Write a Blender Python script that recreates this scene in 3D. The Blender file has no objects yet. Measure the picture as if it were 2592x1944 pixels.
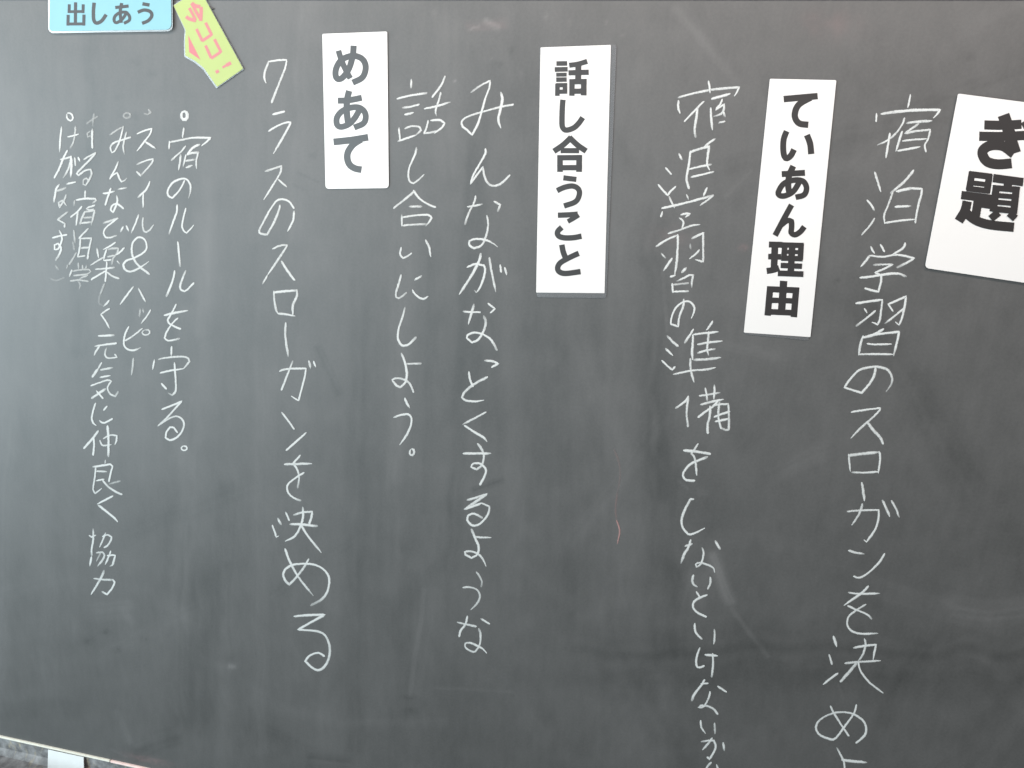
import bpy, bmesh, math, random
import numpy as np
from mathutils import Vector, Matrix

random.seed(7)
rng = np.random.default_rng(11)
scene = bpy.context.scene
C = scene.collection

# ------------------------------------------------------------------ camera
# Real perspective: board is a vertical plane (world Y = 0, facing -Y). Focal
# length and attitude come from the vanishing points of card and board edges.
W, H, F = 2592.0, 1944.0, 1962.0
CX, CY = W / 2, H / 2
DIST = 1.22                                   # camera to board, perpendicular
ZC = 1.45                                     # height above floor of the point the lens looks at
v_h = np.array([-8450.0 - CX, 0.0 - CY, F])   # direction of receding "left" lines
v_v = np.array([1100.0 - CX, 6900.0 - CY, F]) # direction of "down" lines
eR = -v_h / np.linalg.norm(v_h)
eD = v_v / np.linalg.norm(v_v)
eD = eD - eR * np.dot(eR, eD); eD /= np.linalg.norm(eD)
eN = np.cross(eR, eD)                         # into the board
def B(x, y):
    """point of the board plane seen at photo pixel x, y -> (X, Z)"""
    d = np.array([x - CX, y - CY, F])
    t = DIST / np.dot(eN, d)
    p = d * t
    return float(np.dot(p, eR) - U0), float(ZC - (np.dot(p, eD) - V0))
_d = np.array([0, 0, F]); _p = _d * (DIST / np.dot(eN, _d))
U0, V0 = float(np.dot(_p, eR)), float(np.dot(_p, eD))
# world axes: X = eR, Z = -eD, Y = eN
R = Matrix((eR, eN, -eD))                     # photo-camera (x right, y down, z fwd) -> world
cam_loc = Vector((-U0, -DIST, ZC + V0))
flip = Matrix(((1, 0, 0), (0, -1, 0), (0, 0, -1)))
cd = bpy.data.cameras.new('camera'); cam = bpy.data.objects.new('camera', cd); C.objects.link(cam)
cam.matrix_world = Matrix.Translation(cam_loc) @ (R @ flip).to_4x4()
cd.sensor_width = 36; cd.lens = 36 * F / W; cd.clip_end = 100; cd.clip_start = 0.01
scene.camera = cam
def project(P):
    """world points (n,3) -> photo pixels"""
    q = (P - np.array(cam_loc)[None]) @ np.array(R)
    return CX + F * q[:, 0] / q[:, 2], CY + F * q[:, 1] / q[:, 2]
def onplane(x, y, p0, n):
    """point seen at pixel x,y on the plane through p0 with normal n"""
    d = R @ Vector((x - CX, y - CY, F))
    t = (Vector(p0) - cam_loc).dot(n) / d.dot(n)
    return cam_loc + d * t

# ------------------------------------------------------------------ light
world = bpy.data.worlds.new("World"); scene.world = world; world.use_nodes = True
bg = world.node_tree.nodes['Background']
bg.inputs['Color'].default_value = (1.0, 0.93, 0.89, 1); bg.inputs['Strength'].default_value = 0.19
def area(name, loc, target, sx, sy, power, col):
    ld = bpy.data.lights.new(name, 'AREA'); ld.shape = 'RECTANGLE'; ld.size = sx; ld.size_y = sy
    ld.energy = power; ld.color = col
    o = bpy.data.objects.new(name, ld); C.objects.link(o); o.location = loc
    o.rotation_euler = (Vector(target) - Vector(loc)).to_track_quat('-Z', 'Y').to_euler()
    return o
# the classroom's window wall on the left of the board, and its ceiling tubes
area('window_light', (-2.75, -3.6, 1.45), (0.6, -2.6, 1.45), 6.4, 2.5, 372, (0.76, 0.93, 1.0))
area('ceiling_light', (0.6, -2.6, 3.0), (0.2, 0.0, 1.2), 2.6, 0.5, 24, (1.0, 0.88, 0.84))
# unseen lamp added in front of and above the blackboard to brighten its top
area('added_top_lamp', (-0.1, -0.75, 2.62), (-0.1, 0.0, 1.75), 3.2, 0.14, 28, (1.0, 0.87, 0.815))
scene.view_settings.view_transform = 'Standard'; scene.view_settings.look = 'None'
scene.view_settings.exposure = 0.0; scene.view_settings.gamma = 1.0
scene.cycles.use_denoising = True

# ------------------------------------------------------------------ helpers
def tag(o, label=None, cat=None, group=None, kind=None):
    for k, v in (('label', label), ('category', cat), ('group', group), ('kind', kind)):
        if v: o[k] = v
    return o
def empty(name, loc):
    o = bpy.data.objects.new(name, None); C.objects.link(o); o.location = loc; o.empty_display_size = .05
    return o
def mesh_obj(name, verts, faces, mat, parent=None, uvs=None, press=None, smooth=False):
    me = bpy.data.meshes.new(name)
    off = Vector(parent.location) if parent is not None else Vector((0, 0, 0))
    me.from_pydata([tuple(Vector(v) - off) for v in verts], [], faces)
    if uvs is not None:
        l = me.uv_layers.new(name='uv'); k = 0
        for f in faces:
            for i in f:
                l.data[k].uv = uvs[i]; k += 1
    if press is not None:
        a = me.attributes.new('press', 'FLOAT', 'POINT'); a.data.foreach_set('value', press)
    if smooth: me.polygons.foreach_set('use_smooth', [True] * len(me.polygons))
    me.materials.append(mat); me.update()
    o = bpy.data.objects.new(name, me); C.objects.link(o)
    if parent is not None: o.parent = parent
    return o
class NT:
    def __init__(s, name):
        s.m = bpy.data.materials.new(name); s.m.use_nodes = True; s.t = s.m.node_tree
        s.b = s.t.nodes['Principled BSDF']; s.out = s.t.nodes['Material Output']
    def n(s, typ, **kw):
        nd = s.t.nodes.new(typ)
        for k, v in kw.items():
            if k in nd.inputs: nd.inputs[k].default_value = v
            else: setattr(nd, k, v)
        return nd
    def l(s, a, b): s.t.links.new(a, b)
    def math(s, op, a, b=0.0, c=0.0, clamp=False):
        nd = s.t.nodes.new('ShaderNodeMath'); nd.operation = op; nd.use_clamp = clamp
        for i, v in enumerate((a, b, c)):
            if hasattr(v, 'links') or hasattr(v, 'is_linked'): s.l(v, nd.inputs[i])
            else: nd.inputs[i].default_value = v
        return nd.outputs[0]
    def mix(s, f, a, b):
        nd = s.t.nodes.new('ShaderNodeMix'); nd.data_type = 'RGBA'
        for i, v in ((0, f), (6, a), (7, b)):
            if hasattr(v, 'is_linked'): s.l(v, nd.inputs[i])
            else: nd.inputs[i].default_value = v if i == 0 else (*v, 1)
        return nd.outputs[2]
    def noise(s, scale, detail=2, rough=.5, vec=None, stretch=None):
        tc = s.t.nodes.new('ShaderNodeTexCoord'); v = tc.outputs['Object']
        if stretch:
            mp = s.t.nodes.new('ShaderNodeMapping'); mp.inputs['Scale'].default_value = stretch
            s.l(v, mp.inputs[0]); v = mp.outputs[0]
        nd = s.n('ShaderNodeTexNoise', Scale=scale, Detail=detail, Roughness=rough); s.l(v, nd.inputs['Vector'])
        return nd.outputs[0]

# board enamel: dark green-grey steel, dulled by a film of chalk dust
m = NT('blackboard_enamel')
at = m.n('ShaderNodeAttribute'); at.attribute_name = 'dust'  # chalk dust, plus one painted dark reflection at lower right
ap = m.n('ShaderNodeAttribute'); ap.attribute_name = 'pink'
g1 = m.noise(900, 3, .6); g2 = m.noise(60, 4, .6, stretch=(1, 1, .35)); g3 = m.noise(230, 2, .6)
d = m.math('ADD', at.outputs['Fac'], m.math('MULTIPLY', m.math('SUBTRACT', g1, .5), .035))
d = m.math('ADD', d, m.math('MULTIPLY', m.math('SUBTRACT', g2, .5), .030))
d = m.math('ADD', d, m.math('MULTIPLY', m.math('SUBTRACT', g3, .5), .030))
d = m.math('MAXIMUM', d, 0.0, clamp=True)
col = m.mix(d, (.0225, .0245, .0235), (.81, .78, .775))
col = m.mix(ap.outputs['Fac'], col, (.62, .30, .30))
m.l(col, m.b.inputs['Base Color'])
m.l(m.math('ADD', .555, m.math('MULTIPLY', d, .55)), m.b.inputs['Roughness'])
m.b.inputs['Specular IOR Level'].default_value = .8
bp = m.n('ShaderNodeBump', Strength=.06, Distance=.0006); m.l(g3, bp.inputs['Height']); m.l(bp.outputs[0], m.b.inputs['Normal'])
M_board = m.m

def chalk_mat(name, rgb):
    m = NT(name)
    uv = m.n('ShaderNodeUVMap'); uv.uv_map = 'uv'
    sp = m.n('ShaderNodeSeparateXYZ'); m.l(uv.outputs[0], sp.inputs[0])
    pr = m.n('ShaderNodeAttribute'); pr.attribute_name = 'press'
    e = m.math('ABSOLUTE', m.math('SUBTRACT', sp.outputs[1], .5))           # 0 centre .. .5 edge
    grain = m.noise(700, 3, .7)
    lim = m.math('ADD', .38, m.math('MULTIPLY', m.math('SUBTRACT', grain, .5), .5))
    edge = m.math('MULTIPLY', m.math('SUBTRACT', m.math('ADD', lim, .10), e), 4.2, clamp=True)
    tooth = m.noise(1500, 2, .6)
    body = m.math('ADD', m.math('MULTIPLY', pr.outputs['Fac'], 1.22), m.math('MULTIPLY', m.math('SUBTRACT', tooth, .55), .9), clamp=True)
    a = m.math('MULTIPLY', edge, body, clamp=True)
    m.b.inputs['Base Color'].default_value = (*rgb, 1); m.b.inputs['Roughness'].default_value = .95
    m.b.inputs['Specular IOR Level'].default_value = .1
    m.l(a, m.b.inputs['Alpha'])
    return m.m
M_chalk = chalk_mat('white_chalk', (.52, .535, .525))
M_pinkchalk = chalk_mat('pink_chalk', (.32, .20, .19))

def simple(name, rgb, rough=.5, coat=0, spec=.5, vary=0, vs=40, coat_rough=.25):
    m = NT(name)
    if vary:
        f = m.noise(vs, 3, .6)
        col = m.mix(f, tuple(c * (1 - vary) for c in rgb), tuple(min(1, c * (1 + vary)) for c in rgb))
        m.l(col, m.b.inputs['Base Color'])
    else: m.b.inputs['Base Color'].default_value = (*rgb, 1)
    m.b.inputs['Roughness'].default_value = rough; m.b.inputs['Specular IOR Level'].default_value = spec
    m.b.inputs['Coat Weight'].default_value = coat; m.b.inputs['Coat Roughness'].default_value = coat_rough
    return m.m
M_paper = simple('white_card_paper', (.62, .61, .595), .6, .4, vary=.015, vs=25)
M_ink = simple('black_print', (.010, .008, .008), .56, .65, vary=.25, vs=18, coat_rough=.34)
M_ink2 = simple('grey_black_print', (.012, .011, .012), .65, .3)
M_blue = simple('sky_blue_paper', (.14, .33, .38), .6, .35, vary=.06, vs=30)
M_green = simple('yellow_green_paper', (.29, .36, .095), .6, .3, vary=.05, vs=30)
M_pink = simple('pale_pink_print', (.40, .12, .12), .6, .3)
M_red = simple('red_pink_print', (.42, .10, .11), .6, .3)
M_magnet = simple('magnet_sheet', (.06, .06, .06), .8)
M_frame = simple('dark_board_frame', (.05, .05, .055), .45, vary=.2)
M_ivory = NT('ivory_tray_lip')
f = M_ivory.noise(90, 4, .7); f2 = M_ivory.noise(14, 2, .5)
cc = M_ivory.mix(f, (.60, .57, .47), (.84, .82, .74)); 
M_ivory.l(cc, M_ivory.b.inputs['Base Color']); M_ivory.b.inputs['Roughness'].default_value = .6; M_ivory = M_ivory.m
M_ivorypink = NT('ivory_lip_with_red_dust')
f = M_ivorypink.noise(120, 4, .7)
M_ivorypink.l(M_ivorypink.mix(f, (.70, .42, .38), (.90, .80, .76)), M_ivorypink.b.inputs['Base Color']); M_ivorypink.b.inputs['Roughness'].default_value = .8
M_ivorypink = M_ivorypink.m
# dusty tray: grey steel, drifts of white dust with yellow and orange in them
m = NT('dusty_tray_steel')
n1 = m.noise(38, 5, .62); n2 = m.noise(75, 3, .6); n3 = m.noise(400, 2, .6)
w = m.math('MULTIPLY', m.math('SUBTRACT', n1, .40), 2.4, clamp=True)
w = m.math('ADD', m.math('MULTIPLY', w, .34), m.math('MULTIPLY', n3, .05), clamp=True)
col = m.mix(w, (.095, .095, .097), (.74, .75, .76))
y = m.math('MULTIPLY', m.math('SUBTRACT', m.noise(55, 3, .6, stretch=(1.6, .5, .5)), .56), 5.0, clamp=True)
col = m.mix(m.math('MULTIPLY', y, .55), col, (.50, .40, .20))
m.l(col, m.b.inputs['Base Color']); m.b.inputs['Roughness'].default_value = .6
M_tray = m.m
M_wall = simple('painted_plaster', (.55, .52, .46), .8, vary=.05, vs=12)
# clear laminate: thin plastic film
m = NT('clear_laminate_film')
tr = m.n('ShaderNodeBsdfTransparent'); tr.inputs[0].default_value = (.97, .97, .97, 1)
gl = m.n('ShaderNodeBsdfGlossy', Roughness=.28)
df = m.n('ShaderNodeBsdfDiffuse'); df.inputs[0].default_value = (.75, .77, .8, 1)
fr = m.n('ShaderNodeFresnel', IOR=1.5)
mx = m.n('ShaderNodeMixShader'); m.l(m.math('MULTIPLY', fr.outputs[0], 1.6, clamp=True), mx.inputs[0]); m.l(tr.outputs[0], mx.inputs[1]); m.l(gl.outputs[0], mx.inputs[2])
m2 = m.n('ShaderNodeMixShader'); m2.inputs[0].default_value = .07; m.l(mx.outputs[0], m2.inputs[1]); m.l(df.outputs[0], m2.inputs[2])
m.l(m2.outputs[0], m.out.inputs[0]); M_film = m.m

# ------------------------------------------------------------------ stroke geometry (worked out in photo pixels, then laid on the board)
def parse(s):
    out = []
    for st in s.split(';'):
        st = st.strip()
        if not st: continue
        w = 1.0; p = 1.0; pts = []
        for tk in st.split():
            if tk[0] == 'w': w = float(tk[1:])
            elif tk[0] == 'p': p = float(tk[1:])
            else:
                a, b = tk.split(','); pts.append((float(a), float(b)))
        out.append((pts, w, p))
    return out
def resample(pts, step=5.0, corner=58):
    """Catmull-Rom through the points, but sharp where the pen turned sharply"""
    P = [np.array(p) for p in pts]
    n = len(P)
    if n == 2: segs = [P]
    else:
        cuts = [0]
        for i in range(1, n - 1):
            a = P[i] - P[i - 1]; b = P[i + 1] - P[i]
            la, lb = np.linalg.norm(a), np.linalg.norm(b)
            if la < 1e-6 or lb < 1e-6: continue
            ang = math.degrees(math.acos(max(-1, min(1, float(np.dot(a, b) / la / lb)))))
            if ang > corner: cuts.append(i)
        cuts.append(n - 1)
        segs = [P[cuts[i]:cuts[i + 1] + 1] for i in range(len(cuts) - 1)]
    out = [P[0]]
    for S in segs:
        k = len(S)
        for i in range(k - 1):
            p1, p2 = S[i], S[i + 1]
            p0 = S[i - 1] if i > 0 else p1 - (p2 - p1) * .6 if k < 3 else 2 * p1 - p2 + (S[min(i + 2, k - 1)] - 2 * p2 + p1) * .35
            p3 = S[i + 2] if i + 2 < k else 2 * p2 - p1
            m_ = max(1, int(np.linalg.norm(p2 - p1) / step))
            for j in range(1, m_ + 1):
                t = j / m_
                out.append(.5 * ((2 * p1) + (-p0 + p2) * t + (2 * p0 - 5 * p1 + 4 * p2 - p3) * t * t + (-p0 + 3 * p1 - 3 * p2 + p3) * t ** 3))
    return np.array(out)
def normals(Q):
    T = np.zeros_like(Q); T[1:-1] = Q[2:] - Q[:-2]; T[0] = Q[1] - Q[0]; T[-1] = Q[-1] - Q[-2]
    T /= np.maximum(np.linalg.norm(T, axis=1), 1e-6)[:, None]
    return T, np.stack([-T[:, 1], T[:, 0]], 1)
zcount = [0]
def chalk_char(name, data, off, sc, parent, width=6.4, mat=None, fade=1.0):
    V = []; Fc = []; UV = []; PR = []
    for pts, w, p in parse(data):
        pts = [(off[0] + x / sc, off[1] + y / sc) for x, y in pts]
        Q = resample(pts, 4.0)
        if len(Q) < 2: continue
        Q = Q + rng.normal(0, .18, Q.shape)
        T, N = normals(Q)
        n = len(Q); s = np.concatenate([[0], np.cumsum(np.linalg.norm(np.diff(Q, axis=0), axis=1))]); L = s[-1]
        r = width * w * .5 * (1 + .10 * np.sin(s / 37 + random.random() * 6) + .07 * np.sin(s / 9.0 + random.random() * 6))
        # start blunt, end sometimes thinned by the lifted chalk
        r = r * np.clip(.72 + s / 9, 0, 1)
        if random.random() < .6: r = r * np.clip(.45 + (L - s) / (.22 * L + 6), .45, 1)
        pr = p * fade * (.86 + .12 * np.sin(s / 51 + random.random() * 6) + rng.normal(0, .05, n))
        if random.random() < .35: pr = pr * np.clip(.55 + (L - s) / (.3 * L + 8), .55, 1)
        if random.random() < .25: pr = pr * np.clip(.6 + s / (.25 * L + 6), .6, 1)
        # caps
        Q = np.vstack([Q[0] - T[0] * r[0] * .8, Q, Q[-1] + T[-1] * r[-1] * .8])
        N = np.vstack([N[0], N, N[-1]]); s = np.concatenate([[-2], s, [L + 2]])
        r = np.concatenate([[r[0] * .45], r, [r[-1] * .45]]); pr = np.concatenate([[pr[0]], pr, [pr[-1]]])
        n = len(Q); base = len(V)
        zcount[0] += 1; h = .00025 + (zcount[0] % 23) * .00001
        for i in range(n):
            for k, hh in ((-1, 0), (0, .00022), (1, 0)):
                X, Z = B(*(Q[i] + N[i] * r[i] * k)); V.append((X, -h - hh, Z)); UV.append((s[i] * .01, .5 + .5 * k)); PR.append(float(pr[i]))
        for i in range(n - 1):
            for k in (0, 1):
                a = base + i * 3 + k; Fc.append((a, a + 1, a + 4, a + 3))
    return mesh_obj(name, V, Fc, mat or M_chalk, parent, UV, PR)
def writing(name, label, chars, group='vertical lines of chalk handwriting', mat=None, width=6.8):
    xs = [c[1][0] + parse(c[0])[0][0][0][0] / c[2] for c in chars]; ys = [c[1][1] + parse(c[0])[0][0][0][1] / c[2] for c in chars]
    X, Z = B(sum(xs) / len(xs), max(ys))
    if len(chars) == 1:
        o = chalk_char(name, chars[0][0], chars[0][1], chars[0][2], None, width, mat)
        return tag(o, label, 'chalk writing' if not mat else 'chalk line', group)
    t = empty(name, (X, 0, Z)); tag(t, label, 'chalk writing', group)
    for i, c in enumerate(chars):
        chalk_char('chalk_character', c[0], c[1], c[2], t, width * (c[3] if len(c) > 3 else 1), mat, c[4] if len(c) > 4 else 1)
    return t

def slab(name, outline, depth, back, mat, parent=None, h=None, bevel=.0002):
    """prism from outline of (X,Z); back..back+depth in front of the board"""
    n = len(outline)
    a = sum(outline[i][0] * outline[(i + 1) % n][1] - outline[(i + 1) % n][0] * outline[i][1] for i in range(n))
    if a < 0: outline = outline[::-1]
    bm = bmesh.new()
    vf = [bm.verts.new((x, -(back + depth), z)) for x, z in outline]
    vb = [bm.verts.new((x, -back, z)) for x, z in outline]
    bm.faces.new(vf); bm.faces.new(vb[::-1])
    for i in range(n):
        j = (i + 1) % n; bm.faces.new((vf[j], vf[i], vb[i], vb[j]))
    bmesh.ops.recalc_face_normals(bm, faces=bm.faces)
    me = bpy.data.meshes.new(name)
    if parent is not None: bmesh.ops.translate(bm, verts=bm.verts, vec=-Vector(parent.location))
    bm.to_mesh(me); bm.free(); me.materials.append(mat)
    o = bpy.data.objects.new(name, me); C.objects.link(o)
    if parent is not None: o.parent = parent
    return o
def round_poly(pts, r, seg=6):
    """pixel polygon -> board outline with rounded corners (r in pixels, number or list)"""
    out = []; n = len(pts); rr = r if isinstance(r, (list, tuple)) else [r] * n
    for i in range(n):
        p = np.array(pts[i], float); a = np.array(pts[i - 1], float) - p; b = np.array(pts[(i + 1) % n], float) - p
        la, lb = np.linalg.norm(a), np.linalg.norm(b); q = min(rr[i], la * .45, lb * .45)
        if q < .5: out.append(B(*p)); continue
        A_, B_ = p + a / la * q, p + b / lb * q
        for k in range(seg + 1):
            t = k / seg; out.append(B(*((1 - t) ** 2 * A_ + 2 * t * (1 - t) * p + t * t * B_)))
    return out
def ink_char(name, data, off, sc, parent, front, mat, w0):
    """printed character: flat butt-ended strokes standing a hair proud of the card"""
    V = []; Fc = []
    base_h = front
    for j, (pts, w, p) in enumerate(parse(data)):
        pts = [(off[0] + x / sc, off[1] + y / sc) for x, y in pts]
        h = base_h + .00008 + j * .00004
        if w < 0:                                # filled polygon
            b = len(V)
            for x, y in pts:
                X, Z = B(x, y); V.append((X, -h, Z))
            Fc.append(tuple(range(b, len(V)))); continue
        Q = resample(pts, 3.0, corner=80); T, N = normals(Q)
        r = w * w0 / sc * .5; b = len(V)
        for i in range(len(Q)):
            for k in (-1, 1):
                X, Z = B(*(Q[i] + N[i] * r * k)); V.append((X, -h - .00003 * i / len(Q), Z))
        for i in range(len(Q) - 1):
            a = b + i * 2; Fc.append((a, a + 1, a + 3, a + 2))
    return mesh_obj(name, V, Fc, mat, parent)

# ------------------------------------------------------------------ the blackboard
XL, XR = -2.05, 1.55
ztop = B(2592, 3.2)[1]; ztop = (ztop + B(900, 0.6)[1]) / 2
zbot_l = B(0, 1860)[1]; zbot_r = B(378, 1944)[1]; zbot = (zbot_l + zbot_r) / 2
print('board', ztop, zbot, 'cam', cam_loc, 'left/right edge', B(0, 972), B(2592, 972))
board = empty('blackboard', (0, 0, zbot)); tag(board, 'dark green-grey school blackboard clouded with wiped chalk dust', 'blackboard')
nx, nz = 1200, int((ztop - zbot) / .003)
xs = np.linspace(XL, XR, nx); zs = np.linspace(zbot, ztop, nz)
XX, ZZ = np.meshgrid(xs, zs)
P = np.stack([XX.ravel(), np.zeros(XX.size), ZZ.ravel()], 1)
px, py = project(P)
def sstep(a, b, x):
    t = np.clip((x - a) / (b - a), 0, 1); return t * t * (3 - 2 * t)
def noise1(seed, x, period):
    r = np.random.default_rng(seed).random(4096); i = np.floor(x / period).astype(int); f = x / period - i; f = f * f * (3 - 2 * f)
    return r[i % 4096] * (1 - f) + r[(i + 1) % 4096] * f - .5
def noise2(seed, x, y, p):
    r = np.random.default_rng(seed).random((256, 256)); ix = np.floor(x / p).astype(int); iy = np.floor(y / p).astype(int)
    fx = x / p - ix; fy = y / p - iy; fx = fx * fx * (3 - 2 * fx); fy = fy * fy * (3 - 2 * fy)
    g = lambda a, b: r[a % 256, b % 256]
    return (g(ix, iy) * (1 - fx) + g(ix + 1, iy) * fx) * (1 - fy) + (g(ix, iy + 1) * (1 - fx) + g(ix + 1, iy + 1) * fx) * fy - .5
dust = np.zeros(px.shape)  # chalk dust; also carries one dark reflection painted at lower right
pink = np.zeros(px.shape)
def streak(x0, y0, x1, y1, w, amp, soft=.5, rough=.5, seed=0):
    """a wipe of dust, or a painted dark reflection, from one point to another, grainy across its width"""
    dx, dy = x1 - x0, y1 - y0; L = math.hypot(dx, dy) + 1e-6; tx, ty = dx / L, dy / L
    u = (px - x0) * tx + (py - y0) * ty; v = -(px - x0) * ty + (py - y0) * tx
    v = v + noise1(seed + 5, u, 90) * w * .25
    m = (1 - sstep(w * .5 * (1 - soft), w * .5 * (1 + soft * .3), np.abs(v)))
    e = max(w * .35, 4)
    m = m * sstep(-e, e * .4, u) * (1 - sstep(L - e * .4, L + e, u))
    return amp * m * (1 + rough * 2 * noise1(seed, v + 500, max(w * .12, 3)) + rough * noise2(seed + 9, u + 4000, v * 3 + 4000, 40))
def blob(x, y, rx, ry, amp, rot=0, seed=1, rough=.8):
    c, s = math.cos(rot), math.sin(rot); u = (px - x) * c + (py - y) * s; v = -(px - x) * s + (py - y) * c
    d = (u / rx) ** 2 + (v / ry) ** 2
    return amp * np.exp(-d * 1.2) * np.clip(1 + rough * 2 * noise2(seed, px + 9000, py + 9000, max(4, min(rx, ry) * .5)), 0, 3)
# broad old wiping: mostly up and down in the middle and left, slanting on the right
for i in range(70):
    x = random.uniform(-300, 1750); y = random.uniform(-100, 1500); L = random.uniform(350, 1100); w = random.uniform(45, 120)
    a = random.gauss(0, .020); lean = random.uniform(-.06, .02)
    dust += streak(x, y, x + lean * L, y + L, w, a, .7, .45, i)
for i in range(46):
    x = random.uniform(1500, 2700); y = random.uniform(-50, 1950); L = random.uniform(200, 650); w = random.uniform(40, 130)
    ang = random.choice([random.uniform(-.9, -.3), random.uniform(-.35, .1), random.uniform(.9, 1.3)])
    dust += streak(x - math.cos(ang) * L / 2, y - math.sin(ang) * L / 2, x + math.cos(ang) * L / 2, y + math.sin(ang) * L / 2, w, random.gauss(0, .012), .7, .5, 100 + i)
for i in range(40):
    x = random.uniform(-200, 2700); y = random.uniform(1350, 1950); L = random.uniform(120, 420); ang = random.uniform(-1.2, .6)
    dust += streak(x, y, x + math.cos(ang) * L, y + math.sin(ang) * L, random.uniform(30, 90), random.gauss(0, .011), .7, .5, 200 + i)
for i in range(60):       # short dabs and small smears
    x = random.uniform(-100, 2700); y = random.uniform(0, 1950); r = random.uniform(6, 22)
    dust += blob(x, y, r * random.uniform(.6, 2), r, random.gauss(0, .010), random.uniform(0, 3), 300 + i)
dust += .030 * noise2(901, px + 5000, py + 5000, 260) + .016 * noise2(902, px + 5000, py * .5 + 5000, 70) + .010 * noise2(903, px + 5000, py + 5000, 22)
# fine vertical lines left by the felt
dust += .008 * noise1(904, px + 6000 + .03 * py, 7) * sstep(1900, 1400, px) + .009 * noise1(905, px + 6000 + .04 * py, 31) * sstep(1900, 1400, px)
dust *= .36; dust += .052 + .014 * noise2(906, px + 5000, py + 5000, 150) + .010 * noise2(907, px + 5000, py + 5000, 48)
# marks one can point to in the photo, one a painted dark reflection: x0 y0 x1 y1 width amplitude
for k, q in enumerate([
    (1756, 1445, 1752, 1531, 74, .030), (1808, 1400, 1852, 1526, 40, .060), (1790, 1380, 1800, 1530, 110, .016), (1850, 1540, 1946, 1663, 16, .030), (1600, 1300, 1600, 1528, 90, .016),
    (238, 1548, 330, 1545, 60, .022), (310, 1535, 338, 1580, 22, .02), (1706, 18, 1870, 205, 34, .026), (1905, 428, 1835, 498, 16, .022), (1677, 680, 1689, 838, 12, .028),
    (1823, 870, 1970, 905, 34, .02), (1500, 1525, 1440, 1560, 50, -.01), (2409, 1546, 2650, 1546, 76, .022), (1074, 1490, 1037, 1763, 16, .03), (1100, 1490, 1068, 1763, 46, .014),
    (800, 877, 857, 1000, 26, -.030), (1197, 1240, 1273, 1213, 22, -.034), (753, 437, 807, 462, 8, -.03), (740, 466, 778, 484, 8, -.024), (1717, 1217, 1743, 1238, 7, .035),
    (1768, 1246, 1792, 1246, 22, .02), (1460, 1665, 2640, 1672, 190, -.030), (1100, 1740, 1300, 1752, 12, .015), (1189, 74, 1215, 66, 7, .10), (1225, 52, 1262, 72, 22, .085),  # wide lower-right band: a dark room reflection painted as thinner dust
    (2120, 1730, 2135, 1770, 7, .02), (328, 1905, 445, 1870, 60, -.026), (785, 1930, 880, 1940, 60, -.03), (1390, 1880, 1240, 1700, 60, .012), (60, 250, 20, 420, 120, .02),
    (290, 1800, 330, 1885, 26, .02), (340, 1885, 450, 1850, 26, .018), (280, 1895, 320, 1915, 8, .03), (2100, 1130, 1950, 1200, 60, .014), (2300, 300, 2160, 420, 60, .012),
    (655, 770, 660, 1900, 46, .016), (905, 700, 890, 1900, 70, -.014), (1290, 700, 1300, 1500, 60, .014), (1420, 800, 1440, 1500, 40, -.012), (470, 1000, 450, 1800, 60, .012),
    (80, 600, 130, 1800, 60, .012), (180, 1330, 190, 1620, 36, .010), (1000, 500, 985, 1500, 60, .014), (1100, 650, 1080, 1300, 40, -.012)]):
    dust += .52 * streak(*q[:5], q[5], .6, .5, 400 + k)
for k, q in enumerate([
    (586, 1687, 12, 8, .10), (270, 1599, 14, 9, -.04), (223, 1622, 16, 12, -.03), (299, 1646, 13, 9, -.035), (366, 1616, 13, 10, -.03), (792, 395, 9, 8, -.04), (1294, 130, 9, 17, -.035),
    (1262, 163, 16, 9, -.025), (2452, 145, 17, 10, -.035), (339, 158, 18, 12, -.022), (386, 187, 18, 14, -.024), (299, 247, 13, 9, -.022), (342, 294, 18, 10, -.026), (304, 291, 12, 10, -.02),
    (1381, 40, 7, 9, .05), (1441, 58, 5, 8, .03), (1535, 54, 4, 8, .08), (1101, 33, 8, 12, .03), (1576, 90, 6, 7, .04), (1003, 96, 5, 7, .02), (1151, 205, 4, 4, .09), (2120, 710, 9, 6, -.03),
    (1246, 147, 3, 3, .05), (1320, 185, 4, 8, .03), (1040, 1800, 18, 12, -.025), (1035, 1765, 22, 8, -.02), (578, 1430, 18, 12, -.02), (2360, 1690, 30, 20, -.01), (2390, 1920, 60, 30, .012)]):
    dust += .6 * blob(*q[:5], 0, 500 + k)
pink += streak(1182, 70, 1280, 60, 30, .03, .8, .8, 61) + blob(1882, 627, 12, 9, .06) + blob(1700, 600, 60, 30, .02) + blob(2100, 60, 80, 40, .03) + blob(380, 1925, 60, 10, .07, .22)
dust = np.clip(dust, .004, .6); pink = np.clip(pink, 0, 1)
me = bpy.data.meshes.new('board_surface')
P2 = P.copy(); P2[:, 2] -= zbot
me.vertices.add(len(P2)); me.vertices.foreach_set('co', P2.ravel())
idx = np.arange(nx * nz).reshape(nz, nx)
q = np.stack([idx[:-1, :-1], idx[:-1, 1:], idx[1:, 1:], idx[1:, :-1]], -1).reshape(-1, 4)
me.loops.add(q.size); me.loops.foreach_set('vertex_index', q.ravel())
me.polygons.add(len(q)); me.polygons.foreach_set('loop_start', np.arange(len(q)) * 4)
me.update(calc_edges=True)
me.attributes.new('dust', 'FLOAT', 'POINT').data.foreach_set('value', dust.astype(np.float32))  # chalk dust, plus the painted dark reflection at lower right
me.attributes.new('pink', 'FLOAT', 'POINT').data.foreach_set('value', pink.astype(np.float32))
me.materials.append(M_board)
surf = bpy.data.objects.new('board_surface', me); C.objects.link(surf); surf.parent = board
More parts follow.
